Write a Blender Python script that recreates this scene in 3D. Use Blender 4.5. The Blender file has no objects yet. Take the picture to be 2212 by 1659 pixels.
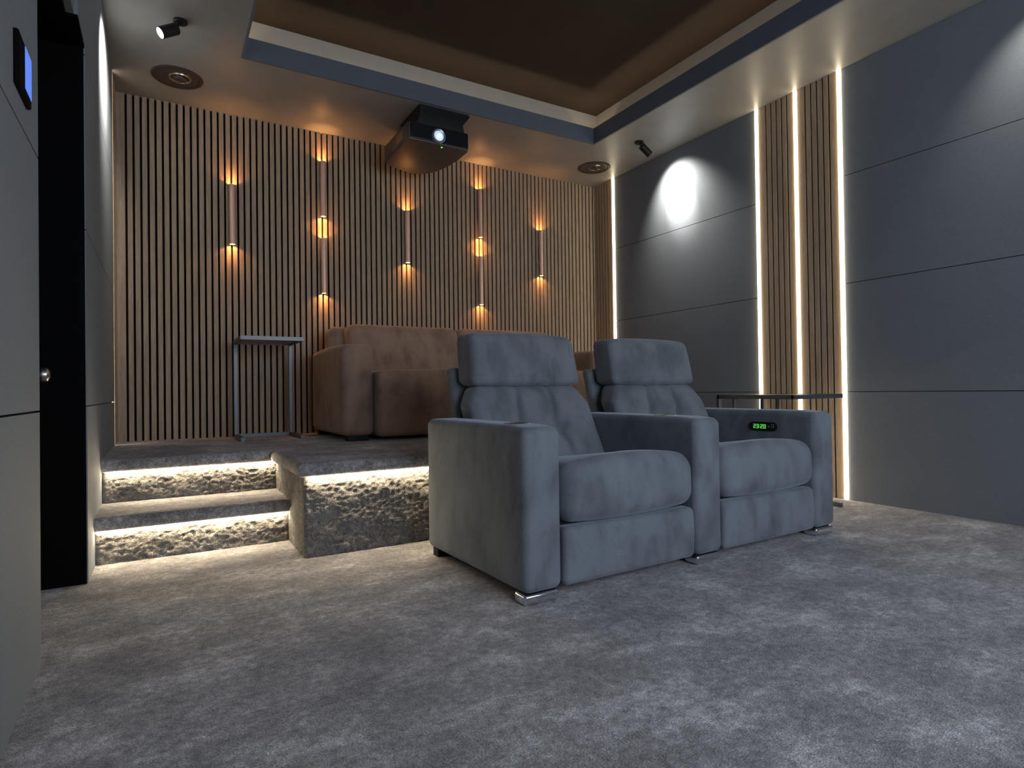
import bpy, bmesh, math, random
from mathutils import Vector, Matrix
random.seed(7)
sc = bpy.context.scene
COL = sc.collection
PI = math.pi

# ------------------------------------------------------------------ render look
sc.view_settings.view_transform = 'Standard'
sc.view_settings.look = 'None'
sc.view_settings.exposure = 0.0
sc.view_settings.gamma = 1.0
w = bpy.data.worlds.new('World'); sc.world = w; w.use_nodes = True
w.node_tree.nodes['Background'].inputs[0].default_value = (0.55, 0.65, 0.8, 1)
w.node_tree.nodes['Background'].inputs[1].default_value = 0.03
try:
    sc.cycles.max_bounces = 8
    sc.cycles.diffuse_bounces = 4
    sc.cycles.use_adaptive_sampling = True
    sc.cycles.adaptive_threshold = 0.02
    sc.cycles.sample_clamp_indirect = 4.0
    sc.cycles.use_denoising = True
    sc.cycles.caustics_reflective = False
    sc.cycles.caustics_refractive = False
except Exception:
    pass

# ------------------------------------------------------------------ dimensions
XL, XL1, XR = -0.239, -0.273, 3.620      # left panel face, front-left wall face, right wall face
YB, YF = 4.555, -1.5                     # slatted rear wall face, screen wall
ZC, ZLIP, ZUP = 2.644, 2.768, 2.945      # soffit underside, top of the cove lip, upper ceiling
TX0, TX1, TY0, TY1 = 0.425, 2.978, -0.75, 3.742   # tray opening
PZ = 0.403                               # platform height
LEDY = [4.272, 2.727, 2.431, 2.136]      # vertical LED strips on the right wall
PITCH = 0.0411
G0 = 0.432 - 15*PITCH                    # first groove of the rear wall

# ------------------------------------------------------------------ materials
def nt(name):
    m = bpy.data.materials.new(name); m.use_nodes = True
    n = m.node_tree; n.nodes.clear()
    o = n.nodes.new('ShaderNodeOutputMaterial'); b = n.nodes.new('ShaderNodeBsdfPrincipled')
    n.links.new(b.outputs[0], o.inputs[0])
    return m, n, b
def noise(n, scale, detail=4, rough=.55, vec=None, dist=0.0):
    t = n.nodes.new('ShaderNodeTexNoise'); t.inputs['Scale'].default_value = scale
    t.inputs['Detail'].default_value = detail; t.inputs['Roughness'].default_value = rough
    t.inputs['Distortion'].default_value = dist
    if vec: n.links.new(vec, t.inputs['Vector'])
    return t.outputs['Fac']
def coords(n, scale=(1,1,1)):
    tc = n.nodes.new('ShaderNodeTexCoord'); mp = n.nodes.new('ShaderNodeMapping')
    mp.inputs['Scale'].default_value = scale
    n.links.new(tc.outputs['Object'], mp.inputs['Vector'])
    return mp.outputs['Vector']
def ramp(n, fac, stops):
    r = n.nodes.new('ShaderNodeValToRGB'); e = r.color_ramp.elements
    while len(e) < len(stops): e.new(.5)
    for k, (p, c) in enumerate(stops):
        e[k].position = p; e[k].color = (*c, 1) if len(c) == 3 else c
    n.links.new(fac, r.inputs['Fac']); return r.outputs['Color']
def mix(n, a, b, fac, mode='MIX'):
    m = n.nodes.new('ShaderNodeMix'); m.data_type = 'RGBA'; m.blend_type = mode
    for s, v in ((0, fac), (6, a), (7, b)):
        if hasattr(v, 'is_linked'): n.links.new(v, m.inputs[s])
        elif s == 0: m.inputs[0].default_value = v
        else: m.inputs[s].default_value = (*v, 1)
    return m.outputs[2]
def bump(n, b, h, strength, dist):
    k = n.nodes.new('ShaderNodeBump'); k.inputs['Strength'].default_value = strength
    k.inputs['Distance'].default_value = dist
    n.links.new(h, k.inputs['Height']); n.links.new(k.outputs[0], b.inputs['Normal'])
def plain(name, col, rough=.6, metal=0, spec=.5, nscale=60, var=.12):
    m, n, b = nt(name)
    v = coords(n)
    f = noise(n, nscale, 3, .6, v)
    lo = tuple(c*(1-var) for c in col); hi = tuple(min(1, c*(1+var)) for c in col)
    n.links.new(ramp(n, f, [(.3, lo), (.7, hi)]), b.inputs['Base Color'])
    b.inputs['Roughness'].default_value = rough; b.inputs['Metallic'].default_value = metal
    b.inputs['Specular IOR Level'].default_value = spec
    return m
def emis(name, col, strength):
    m, n, b = nt(name)
    b.inputs['Base Color'].default_value = (*[min(1, c) * .6 for c in col], 1)
    b.inputs['Emission Color'].default_value = (*col, 1); b.inputs['Emission Strength'].default_value = strength
    return m

def carpet(name, lo, hi, bstr=.7, bscale=170, clump=0.0):
    m, n, b = nt(name)
    v = coords(n); vs = coords(n, (1, 1.35, 1.2))
    f = noise(n, 3.4, 11, .80, vs, .1)
    f2 = noise(n, 48, 5, .75, v, .2)
    c = ramp(n, f, [(.40, lo), (.52, tuple((a*.65+d*.35) for a, d in zip(lo, hi))), (.62, hi)])
    c2 = ramp(n, f2, [(.34, (.58,.58,.58)), (.66, (1.42,1.42,1.42))])
    c = mix(n, c, c2, 1.0, 'MULTIPLY')
    fib = noise(n, 260, 3, .7, v)
    c3 = ramp(n, fib, [(.34, (.45,.45,.45)), (.66, (1.55,1.55,1.55))])
    c = mix(n, c, c3, 1.0, 'MULTIPLY')
    n.links.new(c, b.inputs['Base Color'])
    b.inputs['Roughness'].default_value = 1.0
    b.inputs['Specular IOR Level'].default_value = .05
    b.inputs['Sheen Weight'].default_value = .35
    b.inputs['Sheen Roughness'].default_value = .5
    b.inputs['Sheen Tint'].default_value = (.8,.82,.9,1)
    h = noise(n, bscale, 4, .7, v)
    if clump:
        hc = noise(n, 42, 4, .65, coords(n, (1, 1, 1.8)), 1.2)
        a = n.nodes.new('ShaderNodeMath'); a.operation = 'MULTIPLY_ADD'
        n.links.new(hc, a.inputs[0]); a.inputs[1].default_value = clump; n.links.new(h, a.inputs[2]); h = a.outputs[0]
    bump(n, b, h, bstr, .012)
    return m

def velvet(name, col, dark, sheen=.5, tint=(.75,.83,1), scale=5.5):
    m, n, b = nt(name)
    v = coords(n); vs = coords(n, (1.5, 1.5, .8))
    f = noise(n, scale, 3, .5, vs, .15)
    c = ramp(n, f, [(.34, dark), (.52, col), (.72, tuple(x*1.12 for x in col))])
    sm = noise(n, scale*1.9, 6, .6, coords(n, (1.3, 1.3, .75)), .3)
    c = mix(n, c, ramp(n, sm, [(.38, (.87,.87,.87)), (.46, (1,1,1)), (.62, (1,1,1)), (.68, (1.08,1.08,1.08))]), 1.0, 'MULTIPLY')
    fine = noise(n, 420, 2, .6, v)
    c = mix(n, c, ramp(n, fine, [(.3, (.85,.85,.85)), (.7, (1.15,1.15,1.15))]), 1.0, 'MULTIPLY')
    n.links.new(c, b.inputs['Base Color'])
    b.inputs['Roughness'].default_value = .92; b.inputs['Specular IOR Level'].default_value = .15
    b.inputs['Sheen Weight'].default_value = sheen; b.inputs['Sheen Roughness'].default_value = .45
    b.inputs['Sheen Tint'].default_value = (*tint, 1)
    bump(n, b, noise(n, 300, 2, .6, v), .12, .003)
    return m

def wood(name):
    m, n, b = nt(name)
    v = coords(n, (9, 9, .55))
    f = noise(n, 6, 6, .65, v, .5)
    fine = noise(n, 60, 3, .6, coords(n, (6, 6, .3)))
    c = ramp(n, f, [(.3, (.27,.20,.137)), (.55, (.365,.275,.195)), (.75, (.43,.335,.24))])
    c = mix(n, c, ramp(n, fine, [(.35, (.86,.86,.86)), (.65, (1.1,1.1,1.1))]), 1.0, 'MULTIPLY')
    n.links.new(c, b.inputs['Base Color'])
    b.inputs['Roughness'].default_value = .55; b.inputs['Specular IOR Level'].default_value = .3
    return m

def fabric_panel(name, col):
    m, n, b = nt(name)
    v = coords(n)
    weave = noise(n, 70, 4, .7, coords(n, (1, 1, 7)))
    big = noise(n, 1.6, 3, .5, v)
    c = ramp(n, weave, [(.3, tuple(x*.86 for x in col)), (.7, tuple(x*1.14 for x in col))])
    c = mix(n, c, ramp(n, big, [(.3, (.94,.94,.94)), (.7, (1.05,1.05,1.05))]), 1.0, 'MULTIPLY')
    n.links.new(c, b.inputs['Base Color'])
    b.inputs['Roughness'].default_value = .8; b.inputs['Specular IOR Level'].default_value = .2
    bump(n, b, weave, .12, .003)
    return m

M = {}
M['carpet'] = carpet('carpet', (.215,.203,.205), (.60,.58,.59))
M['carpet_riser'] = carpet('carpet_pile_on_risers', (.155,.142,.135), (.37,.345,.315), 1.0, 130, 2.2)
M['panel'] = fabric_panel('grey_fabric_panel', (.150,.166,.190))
M['panel_left'] = fabric_panel('grey_fabric_panel_left_lit', (.195,.212,.236))  # lighter copy of the same panel; brighter light on left wall put into colour
M['groove'] = plain('groove_dark', (.012,.012,.013), .9)
M['felt'] = plain('black_felt', (.013,.007,.005), .95, spec=.1)
M['wood'] = wood('oak_slat')
M['soffit'] = plain('soffit_paint', (.25,.24,.228), .42, spec=.45, nscale=8, var=.05)
M['fascia'] = plain('fascia_screen_tint', (.095,.112,.140), .6, nscale=8, var=.05)  # darker, bluer than the soffit: cool screen light put into the colour
M['cove'] = plain('cove_paint', (.42,.385,.33), .7, nscale=8, var=.04)
M['upper'] = plain('dark_brown_ceiling', (.040,.026,.018), .6, spec=.15, nscale=5, var=.1)
M['black'] = plain('black_paint', (.0022,.0022,.0025), .7, spec=.06)
M['velvet'] = velvet('grey_blue_velvet', (.158,.176,.198), (.112,.126,.142), .32)
M['brown'] = velvet('brown_velvet', (.30,.198,.148), (.205,.136,.102), .4, (1,.85,.7))
M['chrome'] = plain('chrome', (.85,.86,.88), .12, 1.0, nscale=20, var=.03)
M['steel'] = plain('brushed_steel', (.6,.6,.62), .3, 1.0, nscale=200, var=.1)
M['dark'] = plain('dark_plastic', (.008,.008,.009), .5, spec=.25)
M['copper'] = plain('rose_copper', (.80,.52,.42), .42, .55, nscale=90, var=.06)
M['frame'] = plain('black_metal_frame', (.11,.115,.125), .38, .5, nscale=80, var=.1)
M['tabletop'] = plain('grey_oak_top', (.34,.30,.26), .4, nscale=25, var=.15)
M['projector'] = plain('projector_shell', (.055,.047,.044), .4, spec=.5, nscale=150, var=.06)
M['projector_front'] = plain('projector_front_black', (.006,.007,.01), .3, nscale=150, var=.06)
M['speaker'] = plain('speaker_cone', (.06,.045,.036), .42, .2, nscale=60)
M['speaker_rim'] = plain('speaker_rim', (.03,.021,.017), .5, nscale=60)
M['led'] = emis('led_diffuser', (1.0,.84,.58), 11)
M['led_step'] = emis('led_step', (1.0,.82,.54), 80)
M['led_cove'] = emis('led_cove', (1.0,.82,.58), 15)
M['bulb'] = emis('warm_bulb', (1.0,.55,.2), 14)
M['spot_lens'] = emis('spot_lens', (1.0,.97,.88), 9)
M['proj_lens'] = emis('projector_beam_lens', (.75,.9,1.0), 8)
M['proj_ring'] = plain('lens_barrel', (.25,.28,.33), .25, .5)
M['proj_glass'] = emis('lens_glass_glow', (.55,.75,.95), .8)
M['green'] = emis('green_indicator', (.08,1.0,.05), 2.2)
M['digits'] = emis('green_digits', (.16,.75,.10), .75)
M['screen'] = emis('blue_screen', (.10,.22,.82), .95)
M['icon'] = plain('icon_grey', (.22,.22,.22), .5)

# ------------------------------------------------------------------ mesh helpers
def add_box(bm, x0, x1, y0, y1, z0, z1):
    vs = [bm.verts.new((x, y, z)) for z in (z0, z1) for y in (y0, y1) for x in (x0, x1)]
    for f in ((0,2,3,1),(4,5,7,6),(0,1,5,4),(2,6,7,3),(0,4,6,2),(1,3,7,5)):
        bm.faces.new([vs[i] for i in f])
def link(name, bm, mats, parent=None, smooth=False, bevel=0, seg=3):
    me = bpy.data.meshes.new(name)
    bmesh.ops.recalc_face_normals(bm, faces=bm.faces[:])
    bm.to_mesh(me); bm.free()
    o = bpy.data.objects.new(name, me); COL.objects.link(o)
    for m in (mats if isinstance(mats, (list, tuple)) else [mats]): me.materials.append(m)
    if parent: o.parent = parent
    if smooth:
        for p in me.polygons: p.use_smooth = True
    if bevel:
        b = o.modifiers.new('bevel', 'BEVEL'); b.width = bevel; b.segments = seg; b.limit_method = 'ANGLE'
        b.harden_normals = False
        for p in me.polygons: p.use_smooth = True
        me.set_sharp_from_angle(angle=math.radians(40)) if hasattr(me, 'set_sharp_from_angle') else None
    return o
def box(name, d, mat, parent=None, bevel=0):
    bm = bmesh.new(); add_box(bm, *d); return link(name, bm, mat, parent, bevel=bevel)
def axis_list(lo, hi, r, n, k=4):
    a = [lo + r*(1 - math.tan(PI/4*(1-i/k))) for i in range(k)]
    b = [lo + r + (hi-lo-2*r)*i/n for i in range(n+1)]
    c = [hi - r*(1 - math.tan(PI/4*(i/k))) for i in range(1, k+1)]
    c = [hi - r + r*math.tan(PI/4*(i/k)) for i in range(1, k+1)]
    return a + b + c
def rbox_bm(x0, x1, y0, y1, z0, z1, r, n=(6,6,6), deform=None):
    """soft-edged upholstery block: rounded box with an even grid, optionally deformed"""
    bm = bmesh.new()
    A = [axis_list(x0, x1, r, n[0]), axis_list(y0, y1, r, n[1]), axis_list(z0, z1, r, n[2])]
    lo = Vector((x0+r, y0+r, z0+r)); hi = Vector((x1-r, y1-r, z1-r))
    cache = {}
    L = [len(a)-1 for a in A]
    def vert(i, j, k):
        key = (i, j, k)
        if key not in cache:
            p = Vector((A[0][i], A[1][j], A[2][k]))
            q = Vector([min(max(p[t], lo[t]), hi[t]) for t in range(3)])
            d = p - q
            if d.length > 1e-9: p = q + d.normalized()*r
            if deform: p = Vector(deform(p))
            cache[key] = bm.verts.new(p)
        return cache[key]
    for ax in range(3):
        u, v = (ax+1) % 3, (ax+2) % 3
        for side in (0, L[ax]):
            for a in range(L[u]):
                for b in range(L[v]):
                    ids = []
                    for da, db in ((0,0),(1,0),(1,1),(0,1)):
                        t = [0,0,0]; t[ax] = side; t[u] = a+da; t[v] = b+db; ids.append(vert(*t))
                    bm.faces.new(ids)
    return bm
def rbox(name, d, r, mat, parent=None, n=(6,6,6), deform=None):
    return link(name, rbox_bm(*d, r, n, deform), mat, parent, smooth=True)
def frame_to(dirv):
    z = Vector(dirv).normalized()
    return z.to_track_quat('Z', 'Y').to_matrix()
def add_lathe(bm, prof, origin=(0,0,0), axis=(0,0,1), seg=32, mat=0):
    R = frame_to(axis); o = Vector(origin); rings = []
    for r, h in prof:
        if r < 1e-6: rings.append([bm.verts.new(o + R @ Vector((0,0,h)))])
        else: rings.append([bm.verts.new(o + R @ Vector((r*math.cos(2*PI*i/seg), r*math.sin(2*PI*i/seg), h))) for i in range(seg)])
    for a, b in zip(rings, rings[1:]):
        for i in range(seg):
            j = (i+1) % seg
            if len(a) == 1 and len(b) == 1: continue
            if len(a) == 1: f = bm.faces.new((a[0], b[j], b[i]))
            elif len(b) == 1: f = bm.faces.new((a[i], a[j], b[0]))
            else: f = bm.faces.new((a[i], a[j], b[j], b[i]))
            f.material_index = mat
def lathe(name, prof, mat, parent=None, origin=(0,0,0), axis=(0,0,1), seg=32):
    bm = bmesh.new(); add_lathe(bm, prof, origin, axis, seg)
    o = link(name, bm, mat, parent, smooth=True)
    if hasattr(o.data, 'set_sharp_from_angle'): o.data.set_sharp_from_angle(angle=math.radians(35))
    return o
def add_bar(bm, a, b, w, h=None, up=(0,0,1)):
    a, b = Vector(a), Vector(b); d = (b-a).normalized(); up = Vector(up)
    if abs(d.dot(up)) > .95: up = Vector((0,1,0))
    s = d.cross(up).normalized(); t = s.cross(d); h = h or w
    v = [bm.verts.new(p + s*sx*w/2 + t*sy*h/2) for p in (a, b) for sx, sy in ((-1,-1),(1,-1),(1,1),(-1,1))]
    for f in ((0,1,2,3),(7,6,5,4),(0,4,5,1),(1,5,6,2),(2,6,7,3),(3,7,4,0)): bm.faces.new([v[i] for i in f])
def bar(name, a, b, w, mat, parent=None, h=None, bevel=.002):
    bm = bmesh.new(); add_bar(bm, a, b, w, h); return link(name, bm, mat, parent, bevel=bevel, seg=2)
def tag(o, label, cat, group=None):
    o['label'] = label; o['category'] = cat
    if group: o['group'] = group
    return o
def thing(name, label, cat, loc=(0,0,0), rz=0, group=None):
    o = bpy.data.objects.new(name, None); COL.objects.link(o)
    o.empty_display_size = .1
    o.location = loc; o.rotation_euler = (0,0,rz)
    return tag(o, label, cat, group)
def struct(o): o['kind'] = 'structure'; return o
def lamp(name, kind, loc, energy, col, parent=None, target=None, **kw):
    l = bpy.data.lights.new(name, kind); l.energy = energy; l.color = col
    for k, v in kw.items(): setattr(l, k, v)
    o = bpy.data.objects.new(name, l); COL.objects.link(o); o.location = loc
    if target is not None:
        o.rotation_euler = (Vector(target)-Vector(loc)).to_track_quat('-Z', 'Y').to_euler()
    if parent: o.parent = parent
    return o

# ================================================================== SETTING
# floor
struct(box('floor', (-.75, 3.9, YF-.1, 4.75, -.08, 0), M['carpet']))
# rear wall with slats
bm = bmesh.new()
add_box(bm, -.6, 3.9, YB+.022, YB+.15, 0, 3.05)
for f in bm.faces: f.material_index = 1
g = [G0 + i*PITCH for i in range(100) if G0 + i*PITCH < XR-.015]
edges = [XL] + g + [XR]
for a, b in zip(edges, edges[1:]):
    add_box(bm, a + (.0065 if a > XL else 0), b - (.0065 if b < XR else 0), YB, YB+.022, PZ, ZC)
struct(link('wall_back', bm, [M['wood'], M['felt']]))

def panel_bm(bm, x0, x1, y0, y1, zs, gap=.004):
    """a run of wall panels stacked with thin dark seams"""
    for a, b in zip(zs, zs[1:]):
        add_box(bm, x0, x1, y0, y1, a + (gap/2 if a > 0 else 0), b - gap/2)
ZS = [0, ZC*.25, ZC*.5, ZC*.75, ZC]
# right wall
bm = bmesh.new()
add_box(bm, XR+.012, XR+.2, YF, 4.75, 0, 3.05)
for f in bm.faces: f.material_index = 1
n0 = len(bm.faces)
panel_bm(bm, XR, XR+.012, LEDY[1]+.014, LEDY[0]-.014, ZS)
panel_bm(bm, XR, XR+.012, YF, LEDY[3]-.014, ZS)
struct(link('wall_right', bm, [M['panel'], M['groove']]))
def slat_run(name, y0, y1, grooves):
    bm = bmesh.new()
    e = [y0] + grooves + [y1]
    for a, b in zip(e, e[1:]):
        add_box(bm, XR-.004, XR+.010, a + (.0055 if a > y0 else 0), b - (.0055 if b < y1 else 0), 0, ZC)
    struct(link(name, bm, M['wood']))
slat_run('trim_1', LEDY[2]+.014, LEDY[1]-.014, [LEDY[2]+.062+.040*i for i in range(5)])
slat_run('trim_2', LEDY[3]+.014, LEDY[2]-.014, [LEDY[3]+.066+.040*i for i in range(5)])
slat_run('trim_3', LEDY[0]+.014, YB, [LEDY[0]+.05+.040*i for i in range(6)])
# left wall: rear panel, header over the doorway, front wall
bm = bmesh.new()
add_box(bm, XL-.55, XL-.012, 2.755, 4.75, 0, 3.05)
for f in bm.faces: f.material_index = 1
panel_bm(bm, XL-.012, XL, 2.735, LEDY[0]-.012, ZS)
add_box(bm, XL-.012, XL, 2.525, 2.735, 2.018, ZC)
add_box(bm, XL-.30, XL-.012, 1.967, 2.755, 2.018, 3.05)
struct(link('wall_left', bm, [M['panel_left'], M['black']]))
bm = bmesh.new()
panel_bm(bm, XL1-.40, XL1, YF, 1.967, ZS, .005)
add_box(bm, XL1-.20, XL1, 1.967, 2.52, 2.018, ZC)
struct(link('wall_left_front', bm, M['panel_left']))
bm = bmesh.new()
e = [LEDY[0]+.012, 4.33, 4.37, 4.41, 4.45, 4.49, YB]
for a, b in zip(e, e[1:]): add_box(bm, XL-.012, XL, a+.004, b-.004, PZ, ZC)
struct(link('trim_4', bm, M['wood']))
# black reveal of the doorway and the door leaf
bm = bmesh.new()
add_box(bm, XL-.40, XL-.004, 2.733, 2.757, 0, 2.02)
add_box(bm, XL-.40, XL1-.001, 1.968, 2.735, 2.002, 2.0185)
add_box(bm, XL-.08, XL-.001, 2.526, 2.735, 2.006, 2.0185)
struct(link('trim_5', bm, M['black']))
d = struct(box('door_1', (-.43, -.386, 1.967, 2.733, .004, 2.002), M['black'], bevel=.002))
lathe('door_knob', [(0,0),(.024,0),(.024,.006),(.009,.008),(.009,.034),(.017,.037),(.0225,.046),(.024,.056),(.021,.067),(.012,.073),(0,.074)],
      M['steel'], d, (-.386, 2.45, .77), (1,0,0), 28)
# wall behind the camera
struct(box('wall_front', (-.7, 3.9, YF-.12, YF, 0, 3.05), M['panel']))

# ceiling: soffit ring, cove, upper ceiling
def ring(bm, ix0, ix1, iy0, iy1, ox0, ox1, oy0, oy1, z0, z1):
    add_box(bm, ox0, ix0, oy0, oy1, z0, z1); add_box(bm, ix1, ox1, oy0, oy1, z0, z1)
    add_box(bm, ix0, ix1, oy0, iy0, z0, z1); add_box(bm, ix0, ix1, iy1, oy1, z0, z1)
T = .014; S = .13
bm = bmesh.new(); ring(bm, TX0-.007, TX1+.007, TY0-.007, TY1+.007, -.7, 3.9, YF-.1, 4.75, ZC, ZC+.02)
struct(link('ceiling_soffit', bm, M['soffit']))
bm = bmesh.new(); ring(bm, TX0, TX1, TY0, TY1, TX0-T, TX1+T, TY0-T, TY1+T, ZC-.001, ZLIP)
struct(link('trim_6', bm, M['fascia']))
bm = bmesh.new(); ring(bm, TX0-S, TX1+S, TY0-S, TY1+S, TX0-S-.05, TX1+S+.05, TY0-S-.05, TY1+S+.05, ZC+.02, ZUP)
struct(link('trim_7', bm, M['cove']))
struct(box('ceiling', (-.7, 3.9, YF-.1, 4.75, ZUP, ZUP+.06), M['upper']))

# raised platform with two carpeted steps
def prism(name, poly, x0, x1, mat, n=60):
    bm = bmesh.new()
    a = [bm.verts.new((x0, y, z)) for y, z in poly]; b = [bm.verts.new((x1, y, z)) for y, z in poly]
    bm.faces.new(a); bm.faces.new(b[::-1])
    for i in range(len(poly)):
        j = (i+1) % len(poly); bm.faces.new((a[i], a[j], b[j], b[i]))
    return link(name, bm, mat)
def nosing(y, z, depth, th=.058, r=.026, back=.05, k=6):
    """profile of a carpeted tread: rounded overhanging front edge"""
    p = [(y+depth, z)]
    for i in range(k+1):
        t = PI/2*i/k; p.append((y + r - r*math.sin(t), z - r + r*math.cos(t)))
    for i in range(k+1):
        t = PI/2*i/k; p.append((y + r*.7 - r*.7*math.cos(t), z - th + r*.7 - r*.7*math.sin(t)))
    p.append((y+depth, z-th)); return p
Y1, Y2, Y3, XS = 3.010, 3.355, 2.640, .522   # lower riser, upper riser, platform front, side of the stair well
SZ = .200
# shaggy pile of the riser faces, lit at a grazing angle: a finely displaced sheet
from mathutils import noise as mnoise
def pile_face(bm, o, du, dv, nrm, lu, lv, step=.0062, amp=.017):
    o, du, dv, nrm = Vector(o), Vector(du), Vector(dv), Vector(nrm)
    nu, nv = max(2, int(lu/step)), max(2, int(lv/step)); g_ = []
    for j in range(nv+1):
        row = []
        for i in range(nu+1):
            p = o + du*(lu*i/nu) + dv*(lv*j/nv)
            q = p*1.0; q.z *= 1.35
            h = 1-abs(mnoise.noise(q*36))*2.0 + .6*mnoise.noise(q*84+Vector((3,1,7))) + .8*mnoise.noise(q*13)
            e = min(1, i/1.5, (nu-i)/1.5)
            row.append(bm.verts.new(p + nrm*(amp*(.35+.5*h)*e)))
        g_.append(row)
    for j in range(nv):
        for i in range(nu): bm.faces.new((g_[j][i], g_[j][i+1], g_[j+1][i+1], g_[j+1][i]))
# main deck (L-shaped): riser body and rounded top slab
bm = bmesh.new()
add_box(bm, XS, XR+.01, Y3, YB+.02, -.02, PZ-.055)
add_box(bm, XL-.01, XS, Y2, YB+.02, -.02, PZ-.055)
pile_face(bm, (XS-.004, Y3, -.002), (1,0,0), (0,0,1), (0,-1,0), 1.75, PZ-.05)
pile_face(bm, (XL, Y2, SZ-.004), (1,0,0), (0,0,1), (0,-1,0), XS-XL, PZ-.05-SZ)
pile_face(bm, (XS, Y3-.004, -.002), (0,1,0), (0,0,1), (-1,0,0), Y2-Y3+.004, PZ-.05, amp=.006)
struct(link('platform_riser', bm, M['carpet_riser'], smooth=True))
ov = .052
def slab_bm():
    bm = bmesh.new()
    # outline of the deck counter-clockwise with the overhang; edges that are rounded follow the path
    path = [(XL, Y2-ov), (XS-.036, Y2-ov), (XS-.036, Y3-ov), (XR, Y3-ov)]
    th, r, k = .058, .027, 6
    prof = []                                # (inset, z)
    for i in range(k+1):
        t = PI/2*i/k; prof.append((r - r*math.sin(t), PZ - r + r*math.cos(t)))
    for i in range(k+1):
        t = PI/2*i/k; prof.append((r*.8 - r*.8*math.cos(t), PZ - th + r*.8 - r*.8*math.sin(t)))
    def off(ins):
        return [(XL, Y2-ov+ins), (XS-.036+ins, Y2-ov+ins), (XS-.036+ins, Y3-ov+ins), (XR, Y3-ov+ins)]
    rows = [[bm.verts.new((x, y, z)) for x, y in off(ins)] for ins, z in prof]
    for a, b in zip(rows, rows[1:]):
        for i in range(3): bm.faces.new((a[i], a[i+1], b[i+1], b[i]))
    top, bot = rows[0], rows[-1]
    for row, z in ((top, PZ), (bot, PZ-th)):
        l = bm.verts.new((XL, YB+.02, z)); m_ = bm.verts.new((XS+.0, YB+.02, z)); rr = bm.verts.new((XR, YB+.02, z))
        bm.faces.new((row[0], row[1], m_, l)); bm.faces.new((row[1], row[2], row[3], rr, m_))
    return bm
struct(link('platform', slab_bm(), M['carpet'], smooth=False))
bm = bmesh.new()
add_box(bm, XL, XS-.002, Y1, Y2+.02, -.02, SZ-.055)
pile_face(bm, (XL, Y1, -.002), (1,0,0), (0,0,1), (0,-1,0), XS-XL, SZ-.05)
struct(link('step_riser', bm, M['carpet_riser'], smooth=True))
struct(prism('step', nosing(Y1-ov, SZ, Y2-Y1+ov+.01), XL, XS-.002, M['carpet']))

# ================================================================== LED STRIPS
def led_vertical(x, y, z0, z1, label, sgn=-1, bulge=.017, hw=.0125):
    bm = bmesh.new(); k = 8
    pr = [(x + sgn*bulge*math.sin(PI*i/k), y - hw*math.cos(PI*i/k)) for i in range(k+1)]
    pr += [(x - sgn*.006, y + hw), (x - sgn*.006, y - hw)]
    a = [bm.verts.new((p[0], p[1], z0)) for p in pr]; b = [bm.verts.new((p[0], p[1], z1)) for p in pr]
    bm.faces.new(a); bm.faces.new(b[::-1])
    for i in range(len(pr)):
        j = (i+1) % len(pr); bm.faces.new((a[i], a[j], b[j], b[i]))
    o = link('led_strip' if label else 'trim_11', bm, M['led'])
    if not label: return struct(o)
    return tag(o, label, 'light strip', 'vertical light strips on the side walls')
led_vertical(XR, LEDY[0], PZ+.004, ZC-.004, 'vertical warm white light strip nearest the rear slatted corner, right wall')
led_vertical(XR, LEDY[1], .004, ZC-.004, 'vertical light strip between the lit grey panel and the slats, behind the side table')
led_vertical(XR, LEDY[2], .004, ZC-.004, 'vertical light strip in the middle between the two narrow slat columns')
led_vertical(XR, LEDY[3], .004, ZC-.004, 'vertical light strip reaching the floor beside the large right grey panel')
led_vertical(XL-.012, LEDY[0], PZ+.004, ZC-.004, None, 1, .003, .007)
def led_step(x0, x1, y, z, label):
    o = box('step_light', (x0, x1, y-.037, y-.025, z-.009, z+.004), M['led_step'])
    return tag(o, label, 'light strip', 'light strips under the step edges')
led_step(XL+.006, XS-.012, Y1, SZ-.058, 'glowing light strip under the edge of the lower carpeted step')
led_step(XL+.02, XS-.008, Y2, PZ-.058, 'glowing light strip under the edge of the upper carpeted step')
led_step(XS+.006, XR-.02, Y3, PZ-.058, 'long light strip under the platform edge behind the grey recliner')
# strips lying hidden in the ceiling cove
def cove_led(d, name): struct(box(name, d, M['led_cove']))
zc0 = ZC+.021
cove_led((TX0-.09, TX1+.09, TY1+.100, TY1+.112, zc0+.02, zc0+.028), 'trim_8')
cove_led((TX1+.100, TX1+.112, TY0, TY1+.095, zc0+.02, zc0+.028), 'trim_9')
cove_led((TX0-.112, TX0-.100, TY0, TY1+.095, zc0+.02, zc0+.028), 'trim_10')

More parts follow.
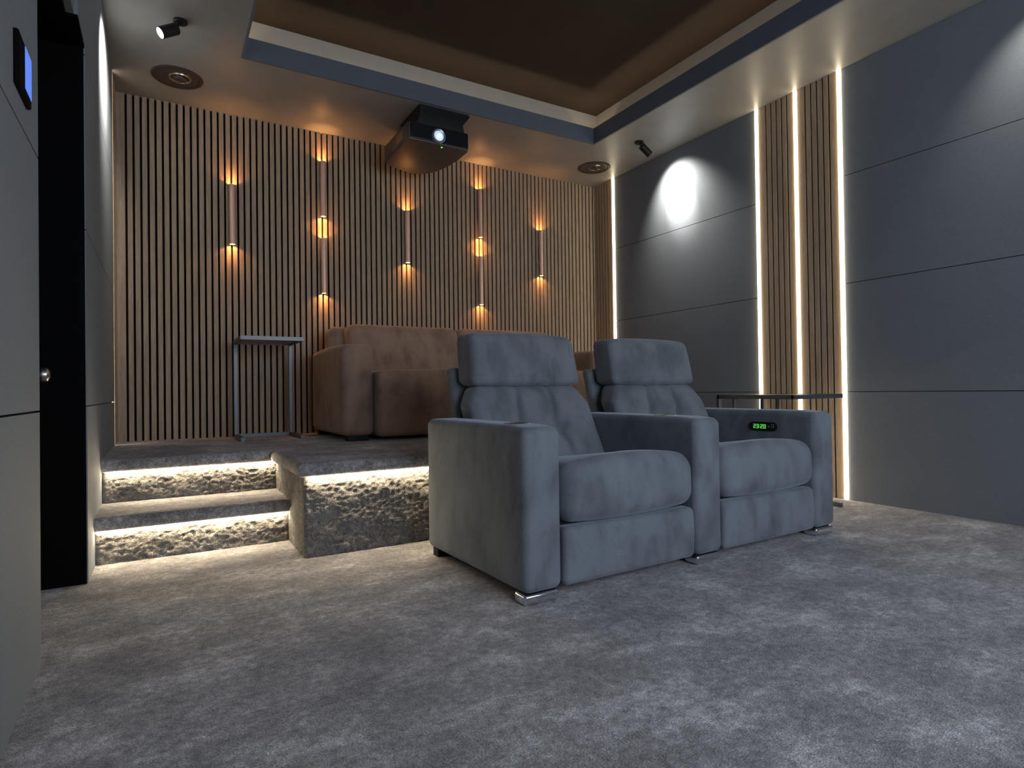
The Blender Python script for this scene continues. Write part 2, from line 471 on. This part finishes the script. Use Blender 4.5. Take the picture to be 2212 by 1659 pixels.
# ================================================================== WALL SCONCES
SX = [G0 + 15*PITCH, G0 + 30*PITCH, G0 + 46*PITCH, G0 + 62*PITCH, G0 + 77*PITCH]
def sconce(x, z0, z1, label):
    t = thing('wall_sconce', label, 'wall lamp', (x, YB, z0), 0, 'copper tube sconces on the slatted wall')
    L = z1 - z0; ro, ri = .0185, .017; yy = -.029
    lathe('tube', [(ri,.05),(ri,.0),(ro,0),(ro,L),(ri,L),(ri,L-.05)], M['copper'], t, (0,yy,0), (0,0,1), 28)
    bm = bmesh.new(); add_box(bm, -.012, .012, yy+ro-.003, 0, L/2-.05, L/2+.05); link('mounting_bracket', bm, M['frame'], t, bevel=.002)
    for zz, s in ((.020, -1), (L-.020, 1)):
        lathe('bulb', [(0,0),(.012,0),(.013,.002),(.010,.006),(0,.008)], M['bulb'], t, (0,yy,zz-.008*s), (0,0,s), 20)
    for s in (-1, 1):
        zz = .018 if s < 0 else L-.018
        lamp('sconce_lamp', 'SPOT', (0, yy, zz), 4.2, (1.0,.45,.14), t, (0, yy, zz+s),
             spot_size=math.radians(70), spot_blend=1.0, shadow_soft_size=.004)
        lamp('sconce_glow', 'SPOT', (0, yy, zz+.008*s), 1.5, (1.0,.42,.13), t, (0, yy, zz+s),
             spot_size=math.radians(160), spot_blend=.6, shadow_soft_size=.004)
    return t
sconce(SX[0], 1.732, 2.145, 'copper tube wall sconce farthest left, alone above the left side table')
sconce(SX[1], 2.008, 2.418, 'upper copper tube sconce of the pair left of the projector')
sconce(SX[1], 1.436, 1.845, 'lower copper tube sconce of the pair above the sofa left end')
sconce(SX[2], 1.726, 2.142, 'copper tube wall sconce in the middle, hanging just below the projector')
sconce(SX[3], 2.006, 2.417, 'upper copper tube sconce of the pair right of the projector')
sconce(SX[3], 1.430, 1.841, 'lower copper tube sconce of the pair above the front left headrest')
sconce(SX[4], 1.730, 2.140, 'copper tube wall sconce farthest right, alone near the right corner')

# ================================================================== CEILING SPOTLIGHTS
def spotlight(mount, front, rear, label, target, energy):
    t = thing('ceiling_spotlight', label, 'spotlight', mount, 0, 'small black ceiling spotlights')
    m = Vector(mount); f = Vector(front)-m; r = Vector(rear)-m; ax = (f-r).normalized(); L = (f-r).length
    lathe('mounting_plate', [(0,0),(.034,0),(.034,-.010),(.030,-.013),(0,-.013)], M['dark'], t, (0,0,0), (0,0,1), 28)
    bar('arm', (0,0,-.011), tuple(r*.9+f*.1), .012, M['dark'], t)
    h = lathe('lamp_head', [(0,0),(.026,0),(.0285,.003),(.0285,L),(.026,L),(.025,L-.006)], M['dark'], t, tuple(r), tuple(ax), 32)
    lathe('lens', [(.0255,0),(.020,.002),(0,.003)], M['spot_lens'], t, tuple(r+ax*(L-.005)), tuple(ax), 32)
    lamp('spot_beam', 'SPOT', tuple(f+ax*.006), energy, (1.0,.94,.82), t, tuple(Vector(target)-m),
         spot_size=math.radians(100), spot_blend=1.0, shadow_soft_size=.02)
    lamp('spot_core', 'SPOT', tuple(f+ax*.006), energy*1.6, (1.0,.95,.85), t, tuple(Vector(target)-m),
         spot_size=math.radians(46), spot_blend=.9, shadow_soft_size=.02)
spotlight((.100,3.53,ZC), (.006,3.49,2.532), (.082,3.52,2.592), 'black ceiling spotlight near the left wall, its lit lens visible', (XL,3.62,2.33), 115)
spotlight((3.268,3.54,ZC), (3.365,3.525,2.556), (3.290,3.535,2.615), 'black ceiling spotlight near the right wall beside the round speaker', (XR,3.46,2.25), 80)
# a third head stands beyond the picture edge; only its beam reaches the right wall
lamp('spot_beam_right', 'SPOT', (3.34, 1.02, 2.56), 21, (1.0,.93,.82), None, (XR, 1.12, 2.22), spot_size=math.radians(75), spot_blend=.9, shadow_soft_size=.02)

# ================================================================== IN-CEILING SPEAKERS
def speaker(x, y, label, tilt):
    t = thing('ceiling_speaker', label, 'speaker', (x, y, ZC), tilt, 'round in-ceiling speakers')
    lathe('rim', [(.112,.0),(.112,-.005),(.120,-.009),(.136,-.008),(.142,-.003),(.142,.0)], M['speaker_rim'], t, seg=56)
    lathe('cone', [(.112,-.004),(.100,-.0055),(.094,-.004),(.045,-.001),(.038,-.003),(.020,-.0065),(0,-.008)], M['speaker'], t, seg=56)
    bm = bmesh.new(); add_lathe(bm, [(0,-.022),(.020,-.021),(.032,-.017),(.036,-.010),(.036,-.003)], (.012,-.01,0), (.15,-.1,1), 32)
    o = link('tweeter', bm, M['steel_dark'] if 'steel_dark' in M else M['speaker'], t, smooth=True)
    lathe('trim_ring', [(.052,-.003),(.055,-.010),(.060,-.011),(.063,-.003)], M['bronze'], t, (.012,-.01,0), (0,0,1), 40)
M['bronze'] = plain('bronze_ring', (.42,.33,.26), .3, .8)
speaker(.099, 4.172, 'round ceiling speaker near the left wall, largest in view', .4)
speaker(3.296, 4.145, 'round ceiling speaker in the rear right corner', -.4)

# ================================================================== PROJECTOR
t = thing('projector', 'dark ceiling projector with a glowing lens, hung below the tray edge', 'projector', (1.66, 4.05, ZC))
def P(x, y, z): return (x-1.66, y-4.05, z-ZC)
foot = [(1.440,3.765),(1.878,3.765),(1.893,3.80),(1.897,3.96),(1.884,4.12),(1.845,4.25),(1.785,4.335),(1.70,4.375),(1.60,4.352),(1.458,4.288),(1.436,4.265),(1.430,4.22),(1.430,3.80)]
bm = bmesh.new()
zb, zt = 2.388, 2.512
lo = [bm.verts.new(P(1.66+(x-1.66)*.97, 4.05+(y-4.05)*.985, zb)) for x, y in foot]
l2 = [bm.verts.new(P(x, y, zb+.012)) for x, y in foot]
h2 = [bm.verts.new(P(x, y, zt-.014)) for x, y in foot]
hi = [bm.verts.new(P(1.66+(x-1.66)*.96, 4.05+(y-4.05)*.97, zt)) for x, y in foot]
bm.faces.new(lo[::-1]); bm.faces.new(hi)
for a, b in ((lo,l2),(l2,h2),(h2,hi)):
    for i in range(len(foot)):
        j = (i+1) % len(foot); bm.faces.new((a[i], a[j], b[j], b[i]))
link('housing', bm, M['projector'], t, bevel=.003)
box('front_panel', (*[1.447-1.66, 1.873-1.66], 3.757-4.05, 3.768-4.05, zb+.010-ZC, zt-.010-ZC), M['projector_front'], t, bevel=.004)
bm = bmesh.new()                              # ceiling mount: plate and tapering neck
add_box(bm, *[1.52-1.66, 1.895-1.66, 3.775-4.05, 4.15-4.05, -.018, 0])
a = [bm.verts.new(P(x, y, ZC-.018)) for x, y in ((1.52,3.775),(1.895,3.775),(1.895,4.15),(1.52,4.15))]
b = [bm.verts.new(P(x, y, 2.56)) for x, y in ((1.52,3.775),(1.842,3.775),(1.842,4.10),(1.52,4.10))]
c_ = [bm.verts.new(P(x, y, zt-.005)) for x, y in ((1.50,3.785),(1.862,3.785),(1.862,4.10),(1.50,4.10))]
for q, r in ((a,b),(b,c_)):
    for i in range(4):
        j = (i+1) % 4; bm.faces.new((q[i], q[j], r[j], r[i]))
bm.faces.new(c_)
link('ceiling_mount', bm, M['dark'], t, bevel=.002)
lx, lz = 1.648, 2.440
lathe('lens_barrel', [(.034,.006),(.036,.012),(.044,.015),(.048,.012),(.050,.0)], M['proj_ring'], t, P(lx,3.757,lz), (0,-1,0), 40)
lathe('lens', [(.035,.006),(.024,.012),(.016,.014)], M['proj_glass'], t, P(lx,3.757,lz), (0,-1,-.04), 40)
lathe('lit_aperture', [(.0175,.0135),(.012,.0155),(0,.0165)], M['proj_lens'], t, P(lx,3.757,lz-.003), (0,-1,-.04), 40)
lathe('indicator_light', [(0,-.003),(.005,-.003),(.006,.0),(0,.001)], M['green'], t, P(1.69,3.80,zb-.0008), (0,0,1), 16)
bm = bmesh.new()
for i in range(6): add_box(bm, -.0025+1.430-1.66, 1.432-1.66, 3.86-4.05+i*.022, 3.872-4.05+i*.022, zb+.025-ZC, zt-.03-ZC)
link('side_vent', bm, M['bronze'], t)
lamp('projector_beam', 'SPOT', P(lx,3.73,lz), 6, (.75,.88,1), t, P(lx,2.0,lz-.3), spot_size=math.radians(45), spot_blend=.4, shadow_soft_size=.02)

# ================================================================== TOUCH PANEL
t = thing('touch_panel', 'black wall touch panel with a glowing blue screen on the left wall', 'control panel', (XL1, 1.742, 1.447))
bm = rbox_bm(-.003, .010, -.080, .070, -.062, .060, .005, (1,3,3)); link('housing', bm, M['black'], t, smooth=True)
box('screen', (.0098, .0108, -.010, .065, -.042, .055), M['screen'], t)

# ================================================================== SIDE TABLES
def side_table(loc, W, D, H, label, back=0.0):
    """C-shaped table; W across, D from the legs (y=0) to the free edge (y=-D)"""
    t = thing('side_table', label, 'side table', loc, 0, 'C-shaped side tables')
    w_ = .024
    bm = bmesh.new()
    add_bar(bm, (0,-D,H-w_/2), (0,0,H-w_/2), w_); add_bar(bm, (W,-D,H-w_/2), (W,0,H-w_/2), w_)
    add_bar(bm, (-w_/2,-D,H-w_/2), (W+w_/2,-D,H-w_/2), w_); add_bar(bm, (-w_/2,0,H-w_/2), (W+w_/2,0,H-w_/2), w_)
    link('top_frame', bm, M['frame'], t)
    box('tabletop', (w_/2, W-w_/2, -D+w_/2, -w_/2, H-.016, H-.003), M['tabletop'], t)
    for x in (0, W):
        bar('leg', (x,0,w_/2), (x,0,H-w_), w_, M['frame'], t)
    bm = bmesh.new()
    add_bar(bm, (0,-D,w_/2+.001), (0,w_/2,w_/2+.001), w_); add_bar(bm, (W,-D,w_/2+.001), (W,w_/2,w_/2+.001), w_)
    add_bar(bm, (0,0,w_/2+.001), (W,0,w_/2+.001), w_)
    link('base', bm, M['frame'], t)
    return t
side_table((.434, 4.42, PZ), .352, .40, .655, 'slender metal side table on the platform left of the brown sofa')
t2 = side_table((2.955, 2.53, 0), .415, .51, .652, 'low dark side table between the grey recliner and the right wall')
for x in (0, .415): bar('leg', (x,-.115,.013), (x,-.115,.628), .022, M['frame'], t2)

# ================================================================== FRONT RECLINER
AW, SW = .155, .6525
TOT = 3*AW + 2*SW
root = thing('recliner_sofa', 'grey blue velvet two-seat recliner with three arms on the carpet', 'recliner sofa', (1.0,1.640,0), math.radians(1.6))
V = M['velvet']
def arm_def(p):
    x, y, z = p
    if z > .5 and y < .08: z -= (.08-y)*.10          # front lip droops slightly
    return (x, y, z)
ax = [0, AW+SW, 2*(AW+SW)]
for k, x in enumerate(ax):
    a = rbox('arm', (x, x+AW, 0, .765, .036, .582), .030, V, root, (4,10,8), arm_def)
    lathe_y = .155 if k == 0 else .235
    if k < 2:
        lathe('cup_holder', [(.036,-.0005),(.037,.0015),(.041,.003),(.045,.0015),(.046,-.0005)], M['steel'], a, (x+AW/2, lathe_y, .582), (0,0,1), 36)
        lathe('cup_well', [(0,.0006),(.036,.0006)], M['dark'], a, (x+AW/2, lathe_y, .582), (0,0,1), 36)
    # low chrome foot under the front of the arm
    bm = rbox_bm(x+.004, x+AW-.012, .006, .075, .0, .036, .010, (2,1,1)); link('foot', bm, M['chrome'], root, smooth=True)
    box('foot', (x+.02, x+AW-.02, .70, .75, 0, .037), M['dark'], root, bevel=.004)
    if k == 0: bpy.data.objects[root.children[-1].name]['label'] = 'dark rear foot'
def seat_def(x0, x1):
    cx, hw = (x0+x1)/2, (x1-x0)/2
    def f(p):
        x, y, z = p
        u = (x-cx)/hw
        c = max(0, 1-u*u)**.6
        tz = (z-.235)/(.43-.235)
        if tz > .5: z += (tz-.5)*2*(.040*c) * max(0, 1-max(0, y-.05)/.75)
        if tz > .5: z -= (tz-.5)*2*max(0, y-.12)*.10
        if y < .12:                                           # plump front
            y -= .018*c*math.sin(PI*min(1, max(0, tz*.85+.12)))
            if tz < .5: z += .012*(1-c) - .006*c
        # worn dimple where somebody sat
        z -= .010*math.exp(-((u+.05)**2/.05 + (y-.22)**2/.012)) if tz > .7 else 0
        return (x, y, z)
    return f
LEAN = math.tan(math.radians(27))
for k in range(2):
    x0 = AW + k*(AW+SW); x1 = x0+SW; cx = (x0+x1)/2
    rbox('seat_cushion', (x0+.003, x1-.003, .0, .66, .238, .428), .055, V, root, (14,12,6), seat_def(x0, x1))
    rbox('footrest_panel', (x0+.006, x1-.006, .004, .075, .036, .232), .022, V, root, (10,2,6),
         lambda p: (p[0], p[1]-.006*math.sin(PI*min(1,max(0,(p[2]-.036)/.196))) if p[1] < .04 else p[1], p[2]))
    box('base_frame', (x0+.01, x1-.01, .06, .72, .045, .25), M['dark'], root)
    # backrest: padded cushion leaning back with two tufted pull-in creases
    bx0, bx1 = x0+.001, x1-.001
    def back_def(p, cx=cx, hw=(bx1-bx0)/2):
        x, y, z = p
        h = (z-.36)/(.725-.36)
        u = (x-cx)/hw
        fr = 1 if y < .585 else 0
        if fr:
            y -= .020*max(0, 1-u*u)*math.sin(PI*min(1,max(0,h)))
            for b in (-.30, .30):
                y += .040*math.exp(-((u-b)**2/.018 + (h-.50)**2/.020))            # button
                ln = math.exp(-((u-b-.10*(h-.5))**2/.0022))
                y += .038*ln*math.exp(-((h-.74)**2/.05))                           # crease up
                ld = math.exp(-((u-b-.28*(.5-h))**2/.0026))
                y += .032*ld*math.exp(-((h-.25)**2/.05))                           # crease down
        if h > .75: x = cx + (x-cx)*(1-.17*min(1,(h-.75)/.25)*1.0)
        else: x = cx + (x-cx)*1.0
        return (x, y + (z-.42)*LEAN*1.02, z)
    rbox('backrest', (bx0, bx1, .530, .660,   .36, .722), .036, V, root, (72,4,40), back_def)
    # headrest: thick roll above the backrest, slightly narrower and leaning the same way
    hw = .298
    def head_def(p, cx=cx, hw=hw):
        x, y, z = p
        h = (z-.720)/(.972-.720)
        u = (x-cx)/hw
        if y < .56:
            y -= .016*max(0,1-u*u)*math.sin(PI*min(1,max(0,h)))
            y += .012*max(0, h-.6)
        if h > .8: z -= .010*u*u
        if h < .2: z -= .006*(1-u*u)
        x = cx + (x-cx)*(1-.05*max(0,h))
        return (x, y + .135 + (z-.70)*.20, z)
    rbox('headrest', (cx-hw, cx+hw, .530, .690,   .722, .966), .032, V, root, (16,4,8), head_def)
    # outer back shell with its own side wings
    def shell_def(p): return (p[0], p[1] + max(0, p[2]-.30)*LEAN*.50, p[2])
    rbox('back_shell', (cx-.312, cx+.312, .735, .80, .06, .805), .024, V, root, (6,2,10), shell_def)
# illuminated control on the inner face of the right arm
xd = ax[2]; yd, zd = .272, .500
bm = bmesh.new(); k = 20; pts = []
for i in range(k+1):
    t_ = -PI/2 + PI*i/k; pts.append((yd-.055-.022*math.cos(t_), zd+.022*math.sin(t_)))
for i in range(k+1):
    t_ = PI/2 + PI*i/k; pts.append((yd+.055-.022*math.cos(t_), zd+.022*math.sin(t_)))
a = [bm.verts.new((xd+.002, p[0], p[1])) for p in pts]; b = [bm.verts.new((xd-.006, p[0], p[1])) for p in pts]
bm.faces.new(a[::-1]); bm.faces.new(b)
for i in range(len(pts)):
    j = (i+1) % len(pts); bm.faces.new((a[i], a[j], b[j], b[i]))
disp = link('control_display', bm, M['dark'], root)
disp['label'] = 'black oval control with green digits'
SEG = {'0':'abcdef','1':'bc','2':'abged','3':'abgcd','5':'afgcd','7':'abc','8':'abcdefg','9':'abcdfg'}
def digit(bm, ch, yc, zc_, w_=.0125, h_=.021, th=.0032):
    # the inner arm face is seen from the left: text runs towards smaller y
    X0, X1 = xd-.0075, xd-.0055
    def s(y0, y1, z0, z1): add_box(bm, X0, X1, yc-max(y0,y1), yc-min(y0,y1), zc_+z0, zc_+z1)
    W2, H2 = w_/2, h_/2
    D = {'a':(-W2,W2,H2-th,H2),'g':(-W2,W2,-th/2,th/2),'d':(-W2,W2,-H2,-H2+th),
         'f':(-W2,-W2+th,0,H2),'b':(W2-th,W2,0,H2),'e':(-W2,-W2+th,-H2,0),'c':(W2-th,W2,-H2,0)}
    for q in SEG[ch]: s(*D[q])
bm = bmesh.new()
for ch, yo in (('2',.046),('3',.029),('2',.006),('0',-.011)): digit(bm, ch, yd+yo, zd)
for dz in (-.005,.005): add_box(bm, xd-.0075, xd-.0055, yd+.0165, yd+.0195, zd+dz-.0015, zd+dz+.0015)
link('digits', bm, M['digits'], disp)
bm = bmesh.new()
add_lathe(bm, [(0,0),(.004,0),(.004,.0015),(0,.0015)], (xd-.006, yd-.034, zd), (-1,0,0), 12)
add_lathe(bm, [(.006,0),(.009,0),(.009,.0015),(.006,.0015)], (xd-.006, yd-.055, zd+.004), (-1,0,0), 16)
link('button', bm, M['icon'], disp)

# ================================================================== REAR SOFA
SX0, SY0 = .935, 3.585
root2 = thing('sofa', 'brown velvet two-seat sofa on the raised platform under the wall sconces', 'sofa', (SX0, SY0, PZ))
B = M['brown']; A2, S2 = .190, .840
def arm2_def(p):
    x, y, z = p
    z += .012*math.sin(PI*min(1,max(0,y/.86))) if z > .45 else 0
    return (x, y, z)
for x in (0, A2+2*S2):
    rbox('arm', (x, x+A2, 0, .86, .030, .585), .040, B, root2, (4,10,8), arm2_def)
    for yy in (.02, .76): box('foot', (x+.03, x+A2-.03, yy, yy+.07, 0, .04), M['dark'], root2, bevel=.004)
for k in range(2):
    x0 = A2 + k*S2; x1 = x0+S2; cx = (x0+x1)/2
    def sdef(p, cx=cx):
        u = (p[0]-cx)/(S2/2); x, y, z = p
        if z > .36: z += .012*max(0,1-u*u)
        return (x, y, z)
    rbox('seat_cushion', (x0+.006, x1-.004, -.055, .62, .022, .425), .034, B, root2, (10,8,8), sdef)
    def bdef(p, cx=cx):
        u = (p[0]-cx)/(S2/2); x, y, z = p
        h = (z-.40)/(.765-.40)
        if y < .55: y -= .016*max(0,1-u*u)*math.sin(PI*min(1,max(0,h)))
        return (x, y + (z-.42)*.22, z)
    rbox('back_cushion', (x0-.01+.004, x1-.004 + (.01 if k else 0), .47, .66, .38, .775), .060, B, root2, (12,6,10), bdef)
rbox('back_frame', (.03, 2*A2+2*S2-.03, .70, .86, .03, .52), .035, B, root2, (10,3,6))
bmr = rbox_bm(.075, 2*A2+2*S2-.075,   .665, .815, .49, .765, .070, (12,2,3)); link('back_bolster', bmr, B, root2, smooth=True)

# ================================================================== LIGHT
# the lit projection screen on the wall behind the camera
lamp('screen_light', 'AREA', (1.75, YF+.04, 1.45), 80, (.77,.87,1.0), None, (1.75, 4.0, 1.25), shape='RECTANGLE', size=2.7, size_y=1.5)

# ================================================================== CAMERA
cam = bpy.data.cameras.new('Camera'); co = bpy.data.objects.new('Camera', cam); COL.objects.link(co)
r = Vector((0.86260912,-0.50568275,-0.01380085)); u = Vector((0.00692968,-0.01546674,0.99985637)); f = Vector((0.50582357,0.86258086,0.00983754))
Rm = Matrix((r, u, -f)).transposed().to_4x4()
co.matrix_world = Matrix.Translation((0,0,.7)) @ Rm
cam.sensor_fit = 'HORIZONTAL'; cam.sensor_width = 36.0
cam.lens = 36.0*1292.94/2212
cam.clip_start = .02; cam.clip_end = 50
sc.camera = co
